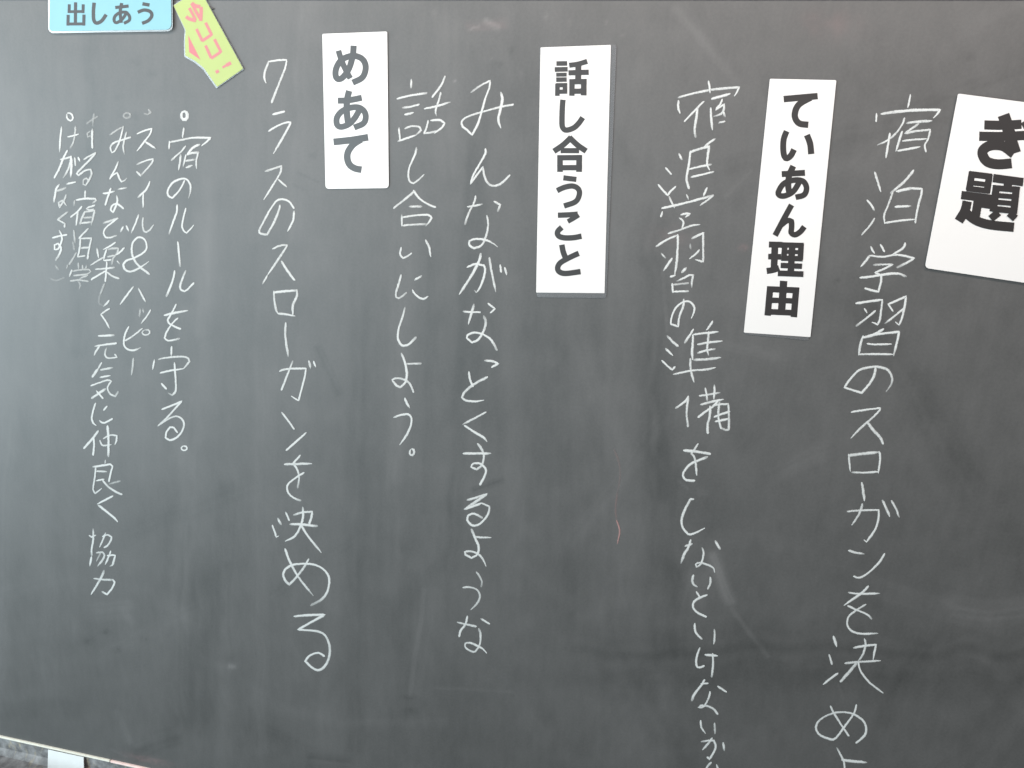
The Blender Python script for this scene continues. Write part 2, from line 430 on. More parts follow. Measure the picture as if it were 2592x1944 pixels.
def box(name, x0, x1, y0, y1, z0, z1, mat, parent=None, bev=.001):
    bm = bmesh.new(); bmesh.ops.create_cube(bm, size=1)
    for v in bm.verts: v.co = ((x0 + x1) / 2 + v.co.x * (x1 - x0), (y0 + y1) / 2 + v.co.y * (y1 - y0), (z0 + z1) / 2 + v.co.z * (z1 - z0))
    if bev: bmesh.ops.bevel(bm, geom=bm.edges[:], offset=bev, segments=2, affect='EDGES')
    if parent is not None: bmesh.ops.translate(bm, verts=bm.verts, vec=-Vector(parent.location))
    me = bpy.data.meshes.new(name); bm.to_mesh(me); bm.free(); me.materials.append(mat)
    o = bpy.data.objects.new(name, me); C.objects.link(o)
    if parent is not None: o.parent = parent
    return o
box('backing_board', XL, XR, .002, .022, zbot, ztop, M_frame, board)
box('top_rail', XL - .03, XR + .03, -.001, .022, ztop, ztop + .035, M_frame, board)
box('side_rail', XL - .03, XL, -.008, .022, zbot, ztop, M_frame, board)
box('side_rail', XR, XR + .03, -.008, .022, zbot, ztop, M_frame, board)
tag(box('wall', -6, 6, .03, .15, 0, 3.2, M_wall, None, 0), kind='structure')

# ------------------------------------------------------------------ chalk tray under the board
tray = empty('chalk_tray', (0, 0, zbot)); tag(tray, 'dusty grey chalk tray with a thin ivory lip under the board', 'chalk tray')
xj = B(281, 1925)[0]
lip = zbot - .0058
box('ivory_strip', XL, xj - .0012, -.0035, .004, lip, zbot - .0004, M_ivory, tray, .0006)
o = box('ivory_strip', xj + .0012, XR, -.0040, .004, lip, zbot - .0004, M_ivorypink, tray, .0006); o['label'] = 'lip stained with red chalk dust'
# sloping steel trough in front of and below the lip
tb = []
prof = [(-.001, lip + .0002), (-.003, lip - .030), (-.014, lip - .043), (-.055, lip - .048), (-.085, lip - .038), (-.090, lip - .020), (-.093, lip - .020), (-.094, lip - .052), (-.02, lip - .054), (.004, lip - .03)]
V = [(x, y, z) for x in (XL, XR) for y, z in prof]; n = len(prof)
Fc = [(i, i + 1, n + i + 1, n + i) for i in range(n - 1)] + [(n - 1, 0, n, 2 * n - 1), tuple(range(n))[::-1], tuple(range(n, 2 * n))]
mesh_obj('trough', V, Fc, M_tray, tray)

# paper slip stuck on the tray
nrm = Vector((0, -.94, .34)).normalized(); p0 = Vector((B(167, 1905)[0], -.004, lip - .004))
pts = [onplane(x, y, p0, nrm) for x, y in ((122.5, 1896.5), (213, 1916), (214, 1990), (121, 1990))]
slip = bmesh.new()
vf = [slip.verts.new(p + nrm * .0016) for p in pts]; vb = [slip.verts.new(p) for p in pts]
slip.faces.new(vf); slip.faces.new(vb[::-1])
for i in range(4): slip.faces.new((vf[(i + 1) % 4], vf[i], vb[i], vb[(i + 1) % 4]))
bmesh.ops.recalc_face_normals(slip, faces=slip.faces); bmesh.ops.bevel(slip, geom=slip.edges[:], offset=.0004, segments=2, affect='EDGES')
me = bpy.data.meshes.new('paper_slip'); slip.to_mesh(me); slip.free(); me.materials.append(simple('slip_paper', (.58, .60, .60), .7, vary=.06, vs=60))
o = bpy.data.objects.new('paper_slip', me); C.objects.link(o); tag(o, 'blank white paper slip leaning in the chalk tray under the board', 'paper')
# stubs of coloured chalk lying in the tray
def stub(x, y, dx, r, ln, mat, lab):
    p = onplane(x, y, Vector((0, -.018, 0)), Vector((0, -1, 0)))
    bm = bmesh.new(); bmesh.ops.create_cone(bm, cap_ends=True, segments=14, radius1=r, radius2=r * .88, depth=ln)
    bmesh.ops.bevel(bm, geom=[e for e in bm.edges if e.calc_face_angle(0) > .9], offset=r * .25, segments=2, affect='EDGES')
    me = bpy.data.meshes.new('chalk_stub'); bm.to_mesh(me); bm.free(); me.materials.append(mat)
    me.polygons.foreach_set('use_smooth', [True] * len(me.polygons))
    o = bpy.data.objects.new('chalk_stub', me); C.objects.link(o)
    o.rotation_euler = (math.radians(-38), math.radians(dx), 0); o.location = p + Vector((0, 0, -ln * .5)); tag(o, lab, 'chalk')
stub(88, 1934, 4, .0042, .03, simple('yellow_chalk', (.52, .43, .16), .9, vary=.15), 'yellow chalk stub in the tray next to the white paper slip')
stub(8, 1937, -4, .0045, .03, simple('orange_chalk', (.58, .42, .32), .9, vary=.15), 'pale orange chalk stub in the tray at the far left edge')

# ------------------------------------------------------------------ printed cards held on the board by magnets
INK = 'heading cards with black print stuck on the blackboard'
def card(name, label, outline, r, paper_mat, thick=.0006, stand=.0011, film=None, cat='sign card', group=INK, film_r=8):
    ox, oz = B(sum(p[0] for p in outline) / len(outline), max(p[1] for p in outline))
    t = empty(name, (ox, 0, oz)); tag(t, label, cat, group)
    slab('card_sheet', round_poly(outline, r), thick, stand, paper_mat, t)
    cx = sum(p[0] for p in outline) / len(outline); cy = sum(p[1] for p in outline) / len(outline)
    for k in (.72, -.72):          # magnets behind the sheet, near its ends
        mid = [(cx + (p[0] - cx) * .35, cy + (p[1] - cy) * .10 + 0) for p in outline]
        a = np.array(outline, float); top = a[np.argsort(a[:, 1])[:2]].mean(0); bot = a[np.argsort(a[:, 1])[-2:]].mean(0)
        c = (top + bot) / 2 + (bot - top) / 2 * k
        slab('magnet', [B(c[0] + (p[0] - cx), c[1] + (p[1] - cy)) for p in mid], stand - .0003, .0002, M_magnet, t)
    if film: slab('laminate_film', round_poly(film, film_r), .0003, stand - .00035, M_film, t)
    return t, stand + thick
# meate
t, f = card('heading_card', 'shortest fully visible white card, printed with three large hiragana', [(817, 86), (981, 80), (985, 476), (825, 478)], [4, 4, 10, 10], M_paper)
for s in ('w1 632,273 655,350 700,460 752,555; w1.08 785,223 775,330 740,450 680,540 630,562 604,530 607,460 650,380 720,338 800,328 868,355 903,410 903,480 868,550 775,598',
          'w1.08 625,780 740,775 868,750; w1.12 740,680 720,770 715,880 728,1000; w1.05 845,870 800,950 740,1015 660,1045 617,1020 617,950 670,885 760,850 840,850 893,890 908,950 883,1010 790,1052',
          'w1.2 582,1197 760,1178 932,1150; w1.16 862,1172 780,1225 728,1300 722,1370 747,1430 800,1465 865,1478'):
    ink_char('printed_character', s, (700, 60), 4, t, f, M_ink, 58)
# hanashiau koto
t, f = card('heading_card', 'long white card with a clear rim on its right side, second from the left', [(1369, 120.5), (1546.5, 114), (1530.5, 741.5), (1357.5, 740)], 2, M_paper,
            film=[(1367, 119), (1561, 113), (1535, 754), (1359, 752)])
for off, s in (((1200, 100), 'w.88 835,245 945,243; w.9 818,305 950,302; w.74 833,358 940,356; w.86 833,408 940,406; w.86 847,447 845,572; w.86 922,447 922,548; w.8 830,464 945,462; w.8 830,530 945,528; w.94 965,262 1060,248 1147,222; w1.1 1058,262 1055,408; w.98 958,338 1162,332; w.98 993,403 992,570; w1.05 1113,400 1111,566; w.98 970,428 1140,426; w.98 975,525 1138,522'),
               ((1200, 100), 'w1.04 902,610 895,700 892,850 905,900 940,918 1010,895 1060,850 1102,790'),
               ((1200, 100), 'w1.08 985,990 900,1070 810,1132; w1.08 965,990 1050,1070 1137,1130; w.98 878,1125 1065,1125; w1.06 872,1172 872,1340; w1.1 1066,1172 1065,1340; w1 845,1197 1095,1195; w1 850,1298 1090,1296'),
               ((1200, 400), 'w1 905,200 1038,216; w1.02 842,330 920,295 1000,283 1055,310 1068,365 1030,440 912,485'),
               ((1200, 400), 'w1.02 850,578 960,574 1052,567; w.9 1062,575 1010,608 950,642; w1.04 890,700 848,745 855,785 910,806 1000,806 1090,790'),
               ((1200, 400), 'w1.06 890,876 905,950 925,1004; w1.04 1062,963 960,1010 875,1060 848,1110 865,1150 930,1167 1080,1148')):
    ink_char('printed_character', s, off, 4, t, f, M_ink, 54)
# teian riyuu
t, f = card('heading_card', 'long white card leaning to the right with a grey laminate rim at its foot', [(1948.5, 199.5), (2116.5, 203), (2051, 852.5), (1882.5, 841)], [3, 4, 2, 2], M_paper,
            film=[(1948, 199), (2117, 203), (2047, 861), (1883, 845)], film_r=7)
A1 = (1655, 200); R5 = (1790, 600)
for off, sc, w0, s in ((A1, 3, 45, 'w1.1 985,153 1110,142 1243,130; w1.08 1190,142 1100,195 1070,260 1078,310 1110,340 1172,348'),
               (A1, 3, 45, 'w1.02 1008,396 985,460 982,540 992,590 1010,603 1040,580 1064,535; w1.06 1160,425 1185,490 1194,570'),
               (A1, 3, 45, 'w1.02 970,722 1147,712; w1.04 1058,660 1025,740 1020,820 1033,878; w.96 1112,765 1060,850 1000,885 958,885 944,860 985,795 1060,768 1130,775 1158,825 1140,878 1075,898'),
               (A1, 3, 45, 'w.98 1045,955 985,1065 920,1188; w.96 955,1118 1010,1075 1045,1080 1045,1130 1042,1165 1070,1182 1110,1160 1142,1120'),
               (R5, 5.144, 88, 'w.9 802,95 978,100; w.86 793,252 960,256; w1 882,70 868,420; w.9 774,440 860,425 935,400; w.97 1107,80 1085,480; w.84 1010,80 996,290; w.84 1222,85 1210,290; w.8 975,100 1255,108; w.62 970,188 1245,196; w.8 962,272 1242,280; w.8 955,366 1232,378; w.85 918,468 1250,480'),
               (R5, 5.144, 88, 'w1.1 995,568 965,990; w.96 820,640 786,1020; w.96 1158,655 1126,1040; w.9 784,675 1195,692; w.82 775,818 1180,830; w.86 765,968 1165,985')):
    ink_char('printed_character', s, off, sc, t, f, M_ink, w0)
# gidai
t, f = card('heading_card', 'large tilted white card cut off by the right edge of the photo', [(2423, 237), (2700, 273), (2640, 722), (2339, 677)], [5, 5, 12, 12], M_paper, stand=.003)
R1 = (2039, 220)
for s in ('w1 1450,310 1600,313 1752,305; w1 1408,402 1590,404 1790,395; w1.3 1605,228 1640,330 1665,430 1700,540; w1.08 1672,622 1560,630 1480,612 1440,565 1440,515 1500,478 1600,482 1690,545; w.62 1765,285 1795,338; w.62 1830,268 1862,330',
          'w.74 1352,690 1326,842; w.74 1492,710 1470,862; w.7 1330,710 1512,732; w.55 1320,778 1500,798; w.62 1306,826 1495,848; w.9 1262,880 1520,912; w.95 1402,905 1372,1090; w.66 1425,958 1500,968; w1 1310,930 1290,1010 1242,1092; w1 1285,1010 1380,1085 1500,1122 1690,1142; w.9 1520,742 1765,775; w.9 1645,760 1635,835; w.78 1548,800 1520,1015; w.78 1710,810 1686,1030; w.64 1530,822 1732,838; w.55 1525,880 1720,896; w.55 1520,935 1712,951; w.66 1512,990 1700,1010; w.8 1565,1020 1500,1072; w.8 1650,1025 1702,1070'):
    ink_char('printed_character', s, R1, 3.2206, t, f, M_ink, 76)
# dashiau (blue)
K = 3.16
t, f = card('label_card', 'sky blue rounded card with black print at the top left of the board', [(133, -46), (437, -46), (438.5, 76), (130, 80)], [3, 3, 16, 12], M_blue,
            film=[(126, -48), (440, -48), (441.5, 80), (127, 85)], film_r=16, stand=.0042)
for s in ('w1 622,22 620,205; w.92 572,38 570,108; w.92 683,38 681,108; w.86 560,97 693,95; w.92 563,122 561,208; w.92 689,120 687,208; w.9 550,195 698,194',
          'w1.1 770,25 764,100 768,165 790,188 830,170 866,120',
          'w1 938,64 1045,52; w1 990,28 978,100 986,186; w.95 1032,92 1000,150 950,185 930,170 935,135 972,106 1020,102 1050,130 1050,165 1008,190',
          'w1.05 1155,34 1212,44; w1.05 1118,102 1170,84 1218,97 1230,130 1202,168 1152,190'):
    ink_char('printed_character', s, (0, 0), K, t, f, M_ink2, 26)
# ima koko (yellow-green arrow)
t, f = card('arrow_card', 'yellow-green arrow shaped card with pink print, beside the blue card', [(441.5, 14.5), (478, -8), (505, -22), (522, 0), (617, 174), (551.5, 220), (518, 172), (497, 155), (471.5, 141), (470.5, 105), (472, 76)], [2] * 11, M_green,
            film=[(440, 13), (478, -10), (506, -24), (523.5, 0), (619, 175), (549, 224), (515, 176), (494, 159), (468, 144), (467, 104), (469, 76)], film_r=2, cat='arrow card', group=None, stand=.0018)
Z0 = (420, 0); ZS = 10.055
ink_char('printed_character', 'w1.2 675,80 760,150 900,180; w1.1 915,180 920,330 905,540; w1 680,90 800,320 890,470; w.9 615,210 690,340 760,480 770,520; w1.1 535,425 630,490 790,530', Z0, ZS, t, f, M_pink, 82)
for s in ('w1 1030,580 1185,885 940,1050; w1 800,740 950,1050', 'w1 1255,1000 1420,1320 1170,1490; w1 1030,1160 1175,1480', 'w1.2 1680,1600 1560,1665; w.8 1560,1665 1460,1722; w1.2 1310,1790 1350,1860'):
    ink_char('printed_character', s, Z0, ZS, t, f, M_pink, 76)
ink_char('printed_triangle', 'w-1 590,900 905,1530 615,1330', Z0, ZS, t, f, M_red, 1)

# ------------------------------------------------------------------ chalk handwriting
A2 = (1655, 700); A3 = (1655, 1100); A4 = (1655, 1391); M1 = (620, 100); M2 = (620, 600); M3 = (620, 1150)
L1 = (100, 260); L2 = (100, 580); L3 = (100, 850); L4 = (100, 1150)
writing('chalk_writing', 'rightmost line of chalk handwriting, just left of the large tilted white card', [
 ('1948,120 1940,165 1928,215; 1692,265 1688,320; w1.3 1728,265 1850,248 2000,236 2172,234 2155,262 2125,295; 1903,298 1885,345 1840,410 1775,465 1700,500; 1792,415 1778,500 1762,597; w1.2 1922,335 2000,325 2108,318; 2010,340 1960,375 1908,412 2000,395 2098,385 2085,450 2058,500 2065,548; w1.1 1885,400 1862,470 1838,548; 1890,470 1980,460 2070,455; 1855,545 1940,530 2020,515', A1, 3),
 ('1678,710 1700,780 1722,855; 1620,920 1650,955 1670,992; 1675,1060 1635,1120 1578,1183; w1.3 1970,697 1900,780 1800,865; 1815,860 1778,960 1750,1030 1752,1098; w1.3 1845,853 1950,830; 1950,830 2035,833 2030,880 2005,970 1985,1088; w1.2 1835,970 1950,965; 1758,1092 1870,1075 1985,1065', A1, 3),
 ('1650,1275 1660,1300 1675,1322; 1722,1260 1750,1307; w1.2 1908,1248 1890,1285 1810,1335; w1.2 1640,1340 1610,1380 1572,1423; 1640,1340 1740,1350 1850,1335 1978,1360 1930,1390 1850,1430; 1670,1412 1750,1408 1815,1408 1750,1440 1680,1470 1725,1490 1725,1540 1705,1615 1660,1605 1608,1590; w1.1 1568,1508 1650,1500 1780,1480 1860,1478 1910,1498', A1, 3),
 ('w1.2 1538,203 1620,190 1735,175; 1735,175 1728,240 1715,330 1698,365 1680,355 1658,348; 1600,245 1618,275; w1.1 1680,262 1610,320 1540,372; 1815,262 1780,210 1850,180 1915,150 1905,220 1885,310 1862,368 1835,345; 1905,235 1840,290 1755,355; w1.3 1742,400 1660,445 1590,462; 1590,452 1570,510 1555,595; w1.1 1625,450 1740,432 1862,420 1850,480 1820,600; 1620,508 1670,515 1805,512; 1560,590 1680,588 1815,590', A2, 3),
 ('1685,690 1672,750 1640,810 1578,883 1520,865 1448,842 1490,780 1560,710 1640,688 1700,685 1770,705 1805,755 1805,810 1765,872', A2, 3, 1.1),
 ('1500,1028 1600,1012 1720,998 1715,1015 1650,1080 1570,1150 1497,1225; w1.3 1625,1110 1670,1170 1718,1220 1740,1265', A2, 3),
 ('1480,1350 1485,1410 1492,1478; w1.3 1485,1358 1560,1348 1712,1332; w1.1 1712,1332 1718,1380 1705,1490; 1505,1485 1600,1488 1705,1482', A2, 3),
 ('w1.2 1580,365 1590,430 1598,500', A3, 3),
 ('1472,583 1580,575 1708,572 1705,640 1680,720 1615,815 1598,800; 1583,528 1560,600 1505,685; w1.1 1738,500 1765,560 1790,620; 1805,503 1840,565 1862,625', A3, 3),
 ('1482,880 1530,895 1597,905; 1752,905 1710,970 1640,1040 1580,1080 1540,1085 1520,1075', A3, 3),
 ('1480,1198 1560,1208 1715,1205; w1.1 1628,1152 1580,1200 1510,1250 1445,1295; 1475,1300 1550,1335 1620,1365 1650,1395; 1608,1290 1550,1325 1490,1370 1470,1410 1475,1460 1520,1500 1600,1512 1700,1508', A3, 3),
 ('w1.2 1365,660 1388,735; 1332,798 1352,865; 1395,940 1340,980 1288,1022; 1518,745 1600,730 1688,722 1675,780 1665,835; 1600,678 1607,720 1590,790 1550,850; w1.3 1550,850 1490,920 1420,1000; 1455,862 1560,852 1720,843; 1553,860 1575,930 1640,1010 1740,1088', A4, 3),
 ('1342,1188 1370,1245 1430,1340 1478,1410; 1538,1180 1515,1250 1450,1340 1375,1435 1320,1432 1260,1405 1232,1360 1245,1310 1300,1265 1380,1238 1460,1235 1530,1255 1590,1300 1612,1355 1600,1410 1540,1465', A4, 3),
 ('1390,1505 1425,1570 1445,1620 1452,1720; w1.2 1430,1595 1500,1605 1615,1615', A4, 3)])
writing('chalk_writing', 'second chalk line from the right, with many small hiragana below, left of the leaning card', [
 ('415,18 423,60 426,105; 188,168 185,210 198,260; w1.1 188,140 300,110 450,80 648,62 630,100 612,128; 378,172 330,220 235,320; w1.1 333,215 322,300 310,380 317,438; w1.2 443,150 500,135 578,112; 433,220 436,300 445,385; 520,155 505,190 470,232 500,215 535,190 528,240 510,265 455,285; 525,240 538,280; 493,332 535,322', A1, 3),
 ('192,568 212,608; w1.1 90,675 130,720; 35,803 70,845 105,882 130,850 163,820; 465,455 420,485 378,520; w1.2 278,550 268,640 250,740 252,780 265,825; w1.1 280,555 350,530 420,512 408,600 405,650 422,690; 270,685 350,665 432,650; 285,745 370,725 452,705', A1, 3),
 ('118,895 135,935 158,978; 250,880 262,912; 402,828 390,860 375,890; w1.2 65,980 180,955 300,925 448,885; 448,885 400,925 350,960; 65,1010 55,1042; 208,1030 240,1022 275,1025 240,1048; 195,1055 225,1085 215,1140; 112,1172 200,1145 280,1115 350,1105', A1, 3),
 ('w1.1 20,1270 100,1220 182,1185; w1.2 182,1185 182,1260 175,1380 160,1480; 160,1490 130,1500; 60,1325 85,1355; 138,1362 105,1410 75,1455; 290,1210 330,1190 375,1170; w1.1 375,1170 375,1260 375,1385 345,1380 315,1370; p.6 278,1255 280,1285; 345,1300 310,1335 270,1365; w1.2 245,1435 215,1465; 300,1490 270,1490 230,1510 175,1535; 300,1490 290,1530 288,1580; 140,1555 145,1615; p.7 150,1560 210,1555 260,1550; 155,1615 200,1612 258,1612', A1, 3),
 ('228,175 222,230 195,300 185,380 130,360 135,310 165,240 220,195 270,190 305,225 305,270 285,315', A2, 3),
 ('w1.1 103,450 140,490 178,525; w1.1 92,548 143,598; 63,638 100,675 140,708 158,688; 445,342 425,375 400,405; 300,402 270,450 237,498; w1.1 305,440 380,430 487,420; w1.1 298,445 295,520 290,570 295,630; 418,420 410,500 405,550 415,598; 335,515 420,500 518,490; 335,580 400,560 462,550; w1.1 305,632 400,628 508,615; 278,625 280,700 290,750 305,800; 150,742 280,715 400,705 468,690', A2, 3),
 ('262,912 240,945 168,998; w1.1 262,915 252,1000 250,1060 260,1135; 348,905 420,895 502,880; 392,848 400,890 405,935; 460,825 460,870 455,935; 357,972 440,950 527,932; 490,942 450,985 400,1020 340,1065; w1.1 428,985 425,1060 410,1120 408,1185; 440,985 500,970 565,968 570,1060 570,1160 545,1165 515,1150; 500,950 490,1030 495,1090 510,1150; 460,1065 520,1042 578,1025; 470,1100 520,1090 575,1078', A2, 3),
 ('w1.2 230,120 320,128 425,145; 335,70 310,110 285,145 305,165 318,220 325,308; w1.2 405,170 340,195 270,230 225,290 225,325 250,345 305,350', A3, 3),
 ('w1.1 300,490 280,490 240,560 212,640 218,700 250,745 275,758 330,740 385,710', A3, 3),
 ('240,845 292,830; w1.2 280,800 260,860 230,910 207,975; 468,808 500,865; 368,860 378,890 372,940 355,985 325,1005 318,985 345,972 400,985 450,1010 462,1045', A3, 3),
 ('w1.1 300,1070 292,1110 305,1140 330,1155; 430,1085 428,1130 412,1168', A3, 3),
 ('325,1195 350,1235; 403,1218 350,1238 305,1270 298,1310 330,1350 395,1382', A3, 3),
 ('w1.1 312,1435 318,1500 362,1550; p.8 460,1480 462,1540 455,1590', A3, 3),
 ('350,745 325,820 325,880 345,895 378,885; w1.1 393,798 482,805; w1.1 447,790 450,870 440,962', A4, 3),
 ('358,1018 408,1015; w1.1 385,990 360,1030 310,1095 290,1140; 487,1038 548,1078; 427,1080 415,1130 380,1190 340,1200 355,1185 410,1188 460,1215 482,1245', A4, 3),
 ('357,1300 362,1350 392,1395; p.8 462,1318 465,1398', A4, 3),
 ('362,1458 410,1450 455,1450 470,1490 455,1540 422,1590 410,1578; 442,1432 410,1475 370,1518; w1.2 527,1468 535,1525', A4, 3),
 ('435,1618 405,1650 380,1720; 478,1635 500,1700', A4, 3)])
writing('chalk_writing', 'tall chalk line of widely spaced hiragana left of the card with the clear side rim', [
 ('1720,400 1790,350 1862,312 1855,370 1825,450 1800,540 1770,640 1725,725 1690,690 1650,655 1655,610 1720,575 1820,545 1930,515 2035,495; w1.2 1945,405 1955,460 1938,540 1925,610 1943,670', M1, 3),
 ('1828,832 1825,870 1780,950 1735,1030 1712,1098 1760,1030 1808,968 1820,1040 1845,1090 1890,1112 1950,1090 2010,1032', M1, 3),
 ('1692,1270 1750,1262 1805,1250; 1752,1190 1740,1240 1700,1320 1672,1400; 1895,1230 1940,1255 1922,1300; 1838,1338 1848,1400 1835,1480 1800,1560 1740,1585 1705,1560 1705,1530 1750,1515 1820,1520 1880,1545 1920,1575', M1, 3),
 ('1690,228 1750,205 1815,215 1825,260 1800,350 1775,400 1758,420 1745,405; w1.2 1793,128 1770,200 1710,310 1628,435; w1.1 1858,158 1870,240 1905,415; 1940,215 1945,262; 1975,235 1988,285', M2, 3),
 ('1660,565 1720,570 1785,570; w1.1 1740,513 1720,580 1698,660; 1848,505 1900,545 1868,572; w1.1 1815,602 1830,650 1810,720 1770,780 1725,800 1685,765 1690,745 1740,725 1800,735 1860,770 1890,810 1912,855', M2, 3),
 ('1822,938 1880,942 1925,962 1878,985', M2, 3),
 ('1703,1025 1710,1080 1730,1130; w1.1 1840,1065 1760,1105 1680,1165 1648,1215 1680,1240 1750,1248 1815,1238', M2, 3),
 ('p.85 1830,1330 1740,1378 1655,1422; w1.2 1670,1432 1750,1485 1810,1520 1838,1552', M2, 3),
 ('w1.2 1660,-7 1865,-7; w1.1 1770,-80 1795,-45 1815,10 1800,80 1760,115 1718,95 1735,70 1790,72 1830,115 1820,165 1788,225', M3, 3),
 ('w1.2 1690,345 1750,330 1835,302; w1.3 1835,302 1790,335 1670,415; w1.3 1670,415 1730,395 1800,370; 1800,370 1855,395 1855,430 1830,480 1780,530 1730,540 1690,500 1695,465 1740,450 1800,480', M3, 3),
 ('1745,625 1800,630 1870,632; w1.1 1722,570 1750,640 1775,700 1765,760 1720,785 1675,760 1672,740 1710,735 1770,755 1810,800 1830,848', M3, 3),
 ('p.8 1760,895 1785,930 1800,965 1795,1000; p.85 1658,1010 1720,1010 1770,1035 1785,1080 1765,1130 1718,1178', M3, 3),
 ('1615,1275 1690,1292 1752,1305; w1.1 1690,1230 1675,1290 1640,1335 1628,1380; 1795,1248 1855,1285; 1778,1325 1790,1370 1785,1440 1750,1495 1720,1495 1675,1465 1675,1435 1710,1430 1770,1455 1810,1480 1835,1508', M3, 3)])
writing('chalk_writing', 'shorter chalk line ending in a small circle, just right of the three-hiragana card', [
 ('1265,305 1262,362; 1158,450 1260,425 1378,408; 1200,518 1260,510 1320,495; 1218,570 1282,555; 1170,672 1175,720 1180,770; 1218,675 1270,658 1325,665 1338,690 1300,725; 1165,772 1230,750 1305,725; 1520,280 1490,350 1425,435; 1365,525 1460,505 1560,475; 1488,405 1470,470 1448,540 1455,580; 1392,618 1380,670 1362,712; 1415,615 1480,612 1515,635 1500,665 1440,712; 1365,712 1420,705 1455,695', M1, 3),
 ('1303,822 1290,880 1250,970 1242,1040 1255,1080 1280,1092 1320,1065 1360,1025', M1, 3),
 ('1290,1150 1220,1210 1133,1278; 1282,1148 1330,1210 1400,1255 1445,1272; 1250,1268 1338,1268; 1192,1335 1192,1415; 1200,1350 1300,1335 1395,1332 1418,1355 1400,1385 1375,1415; 1200,1412 1290,1405 1372,1402', M1, 3),
 ('1188,80 1180,130 1200,160 1235,145 1265,125; 1375,25 1400,80 1412,148', M2, 3),
 ('1187,290 1170,350 1148,420 1148,455 1170,465 1200,445 1225,425; 1290,325 1338,298; 1275,402 1290,430 1335,465 1365,468 1390,450', M2, 3),
 ('w1.1 1217,537 1200,600 1170,690 1162,760 1180,810 1205,825 1250,810 1297,765', M2, 3),
 ('1225,962 1335,960; w1.1 1190,885 1215,950 1230,1030 1220,1100 1180,1140 1150,1125 1120,1085 1140,1072 1200,1078 1250,1110 1280,1175', M2, 3),
 ('1217,1225 1225,1250 1252,1297; w1.1 1133,1368 1190,1350 1240,1345 1265,1375 1260,1430 1230,1500 1178,1575', M2, 3),
 ('1271,1608 1281,1614 1286,1629 1283,1645 1273,1655 1261,1654 1253,1643 1253,1627 1260,1613 1271,1608', M2, 3)])
writing('chalk_writing', 'long chalk line running down from beside the arrow card, left of the three-hiragana card', [
 ('w1.1 182,165 155,240 148,290 160,330; 182,168 250,158 318,155 305,220 270,310 205,475', M1, 3),
 ('w1.1 215,568 297,548; 182,695 250,655 315,630 350,630 330,670 280,760 218,865', M1, 3),
 ('158,1000 220,980 278,960 270,1010 230,1080 145,1215; 258,1065 290,1095 318,1118', M1, 3),
 ('268,1260 255,1310 215,1400 170,1480 125,1475 110,1450 150,1370 200,1280 250,1220 300,1215 340,1235 370,1278; 375,1305 368,1370 350,1410 325,1455', M1, 3),
 ('213,90 270,65 322,62 300,100 240,190 175,285; 170,295 135,355; w1.1 280,185 320,250 375,325', M2, 3),
 ('w1.1 222,412 225,480 240,560 255,580; w1.1 225,420 300,412 395,405; w1.1 395,405 395,450 365,520 365,590; 255,580 320,588 380,600', M2, 3),
 ('w1.1 312,652 308,750 330,905', M2, 3),
 ('268,1018 300,1005 380,998 465,998 455,1060 430,1160 408,1240 385,1228 355,1208; 365,942 330,1030 280,1158; 488,942 500,995; 523,945 538,985', M2, 3),
 ('282,1332 330,1395 372,1455; 465,1485 400,1545 318,1615', M2, 3),
 ('w1.1 305,75 400,72 508,70; 420,8 365,70 395,110 412,170 402,250; 448,140 390,175 330,225 322,265 340,305 380,335 420,350', M3, 3),
 ('312,440 335,498; 252,488 273,527; 210,540 240,628 255,620; 373,460 440,440 512,435 505,480 490,525; 440,402 442,470 425,540 380,620 308,658; w1.1 345,530 440,532 545,545; w1.1 432,545 480,620 580,745', M3, 3),
 ('308,720 340,810 400,920 460,1000 520,1072; 485,795 440,870 380,945 338,988 310,960 292,915 310,870 370,838 450,830 530,838 600,875 640,940 630,1030 590,1095 505,1145', M3, 3, 1.08),
 ('375,1230 480,1220 605,1218 520,1265 405,1330 480,1335 560,1345 610,1375 640,1440 645,1510 625,1580 590,1625 550,1638 500,1610 460,1570 490,1530 540,1508 575,1512 600,1530', M3, 3, 1.1)])
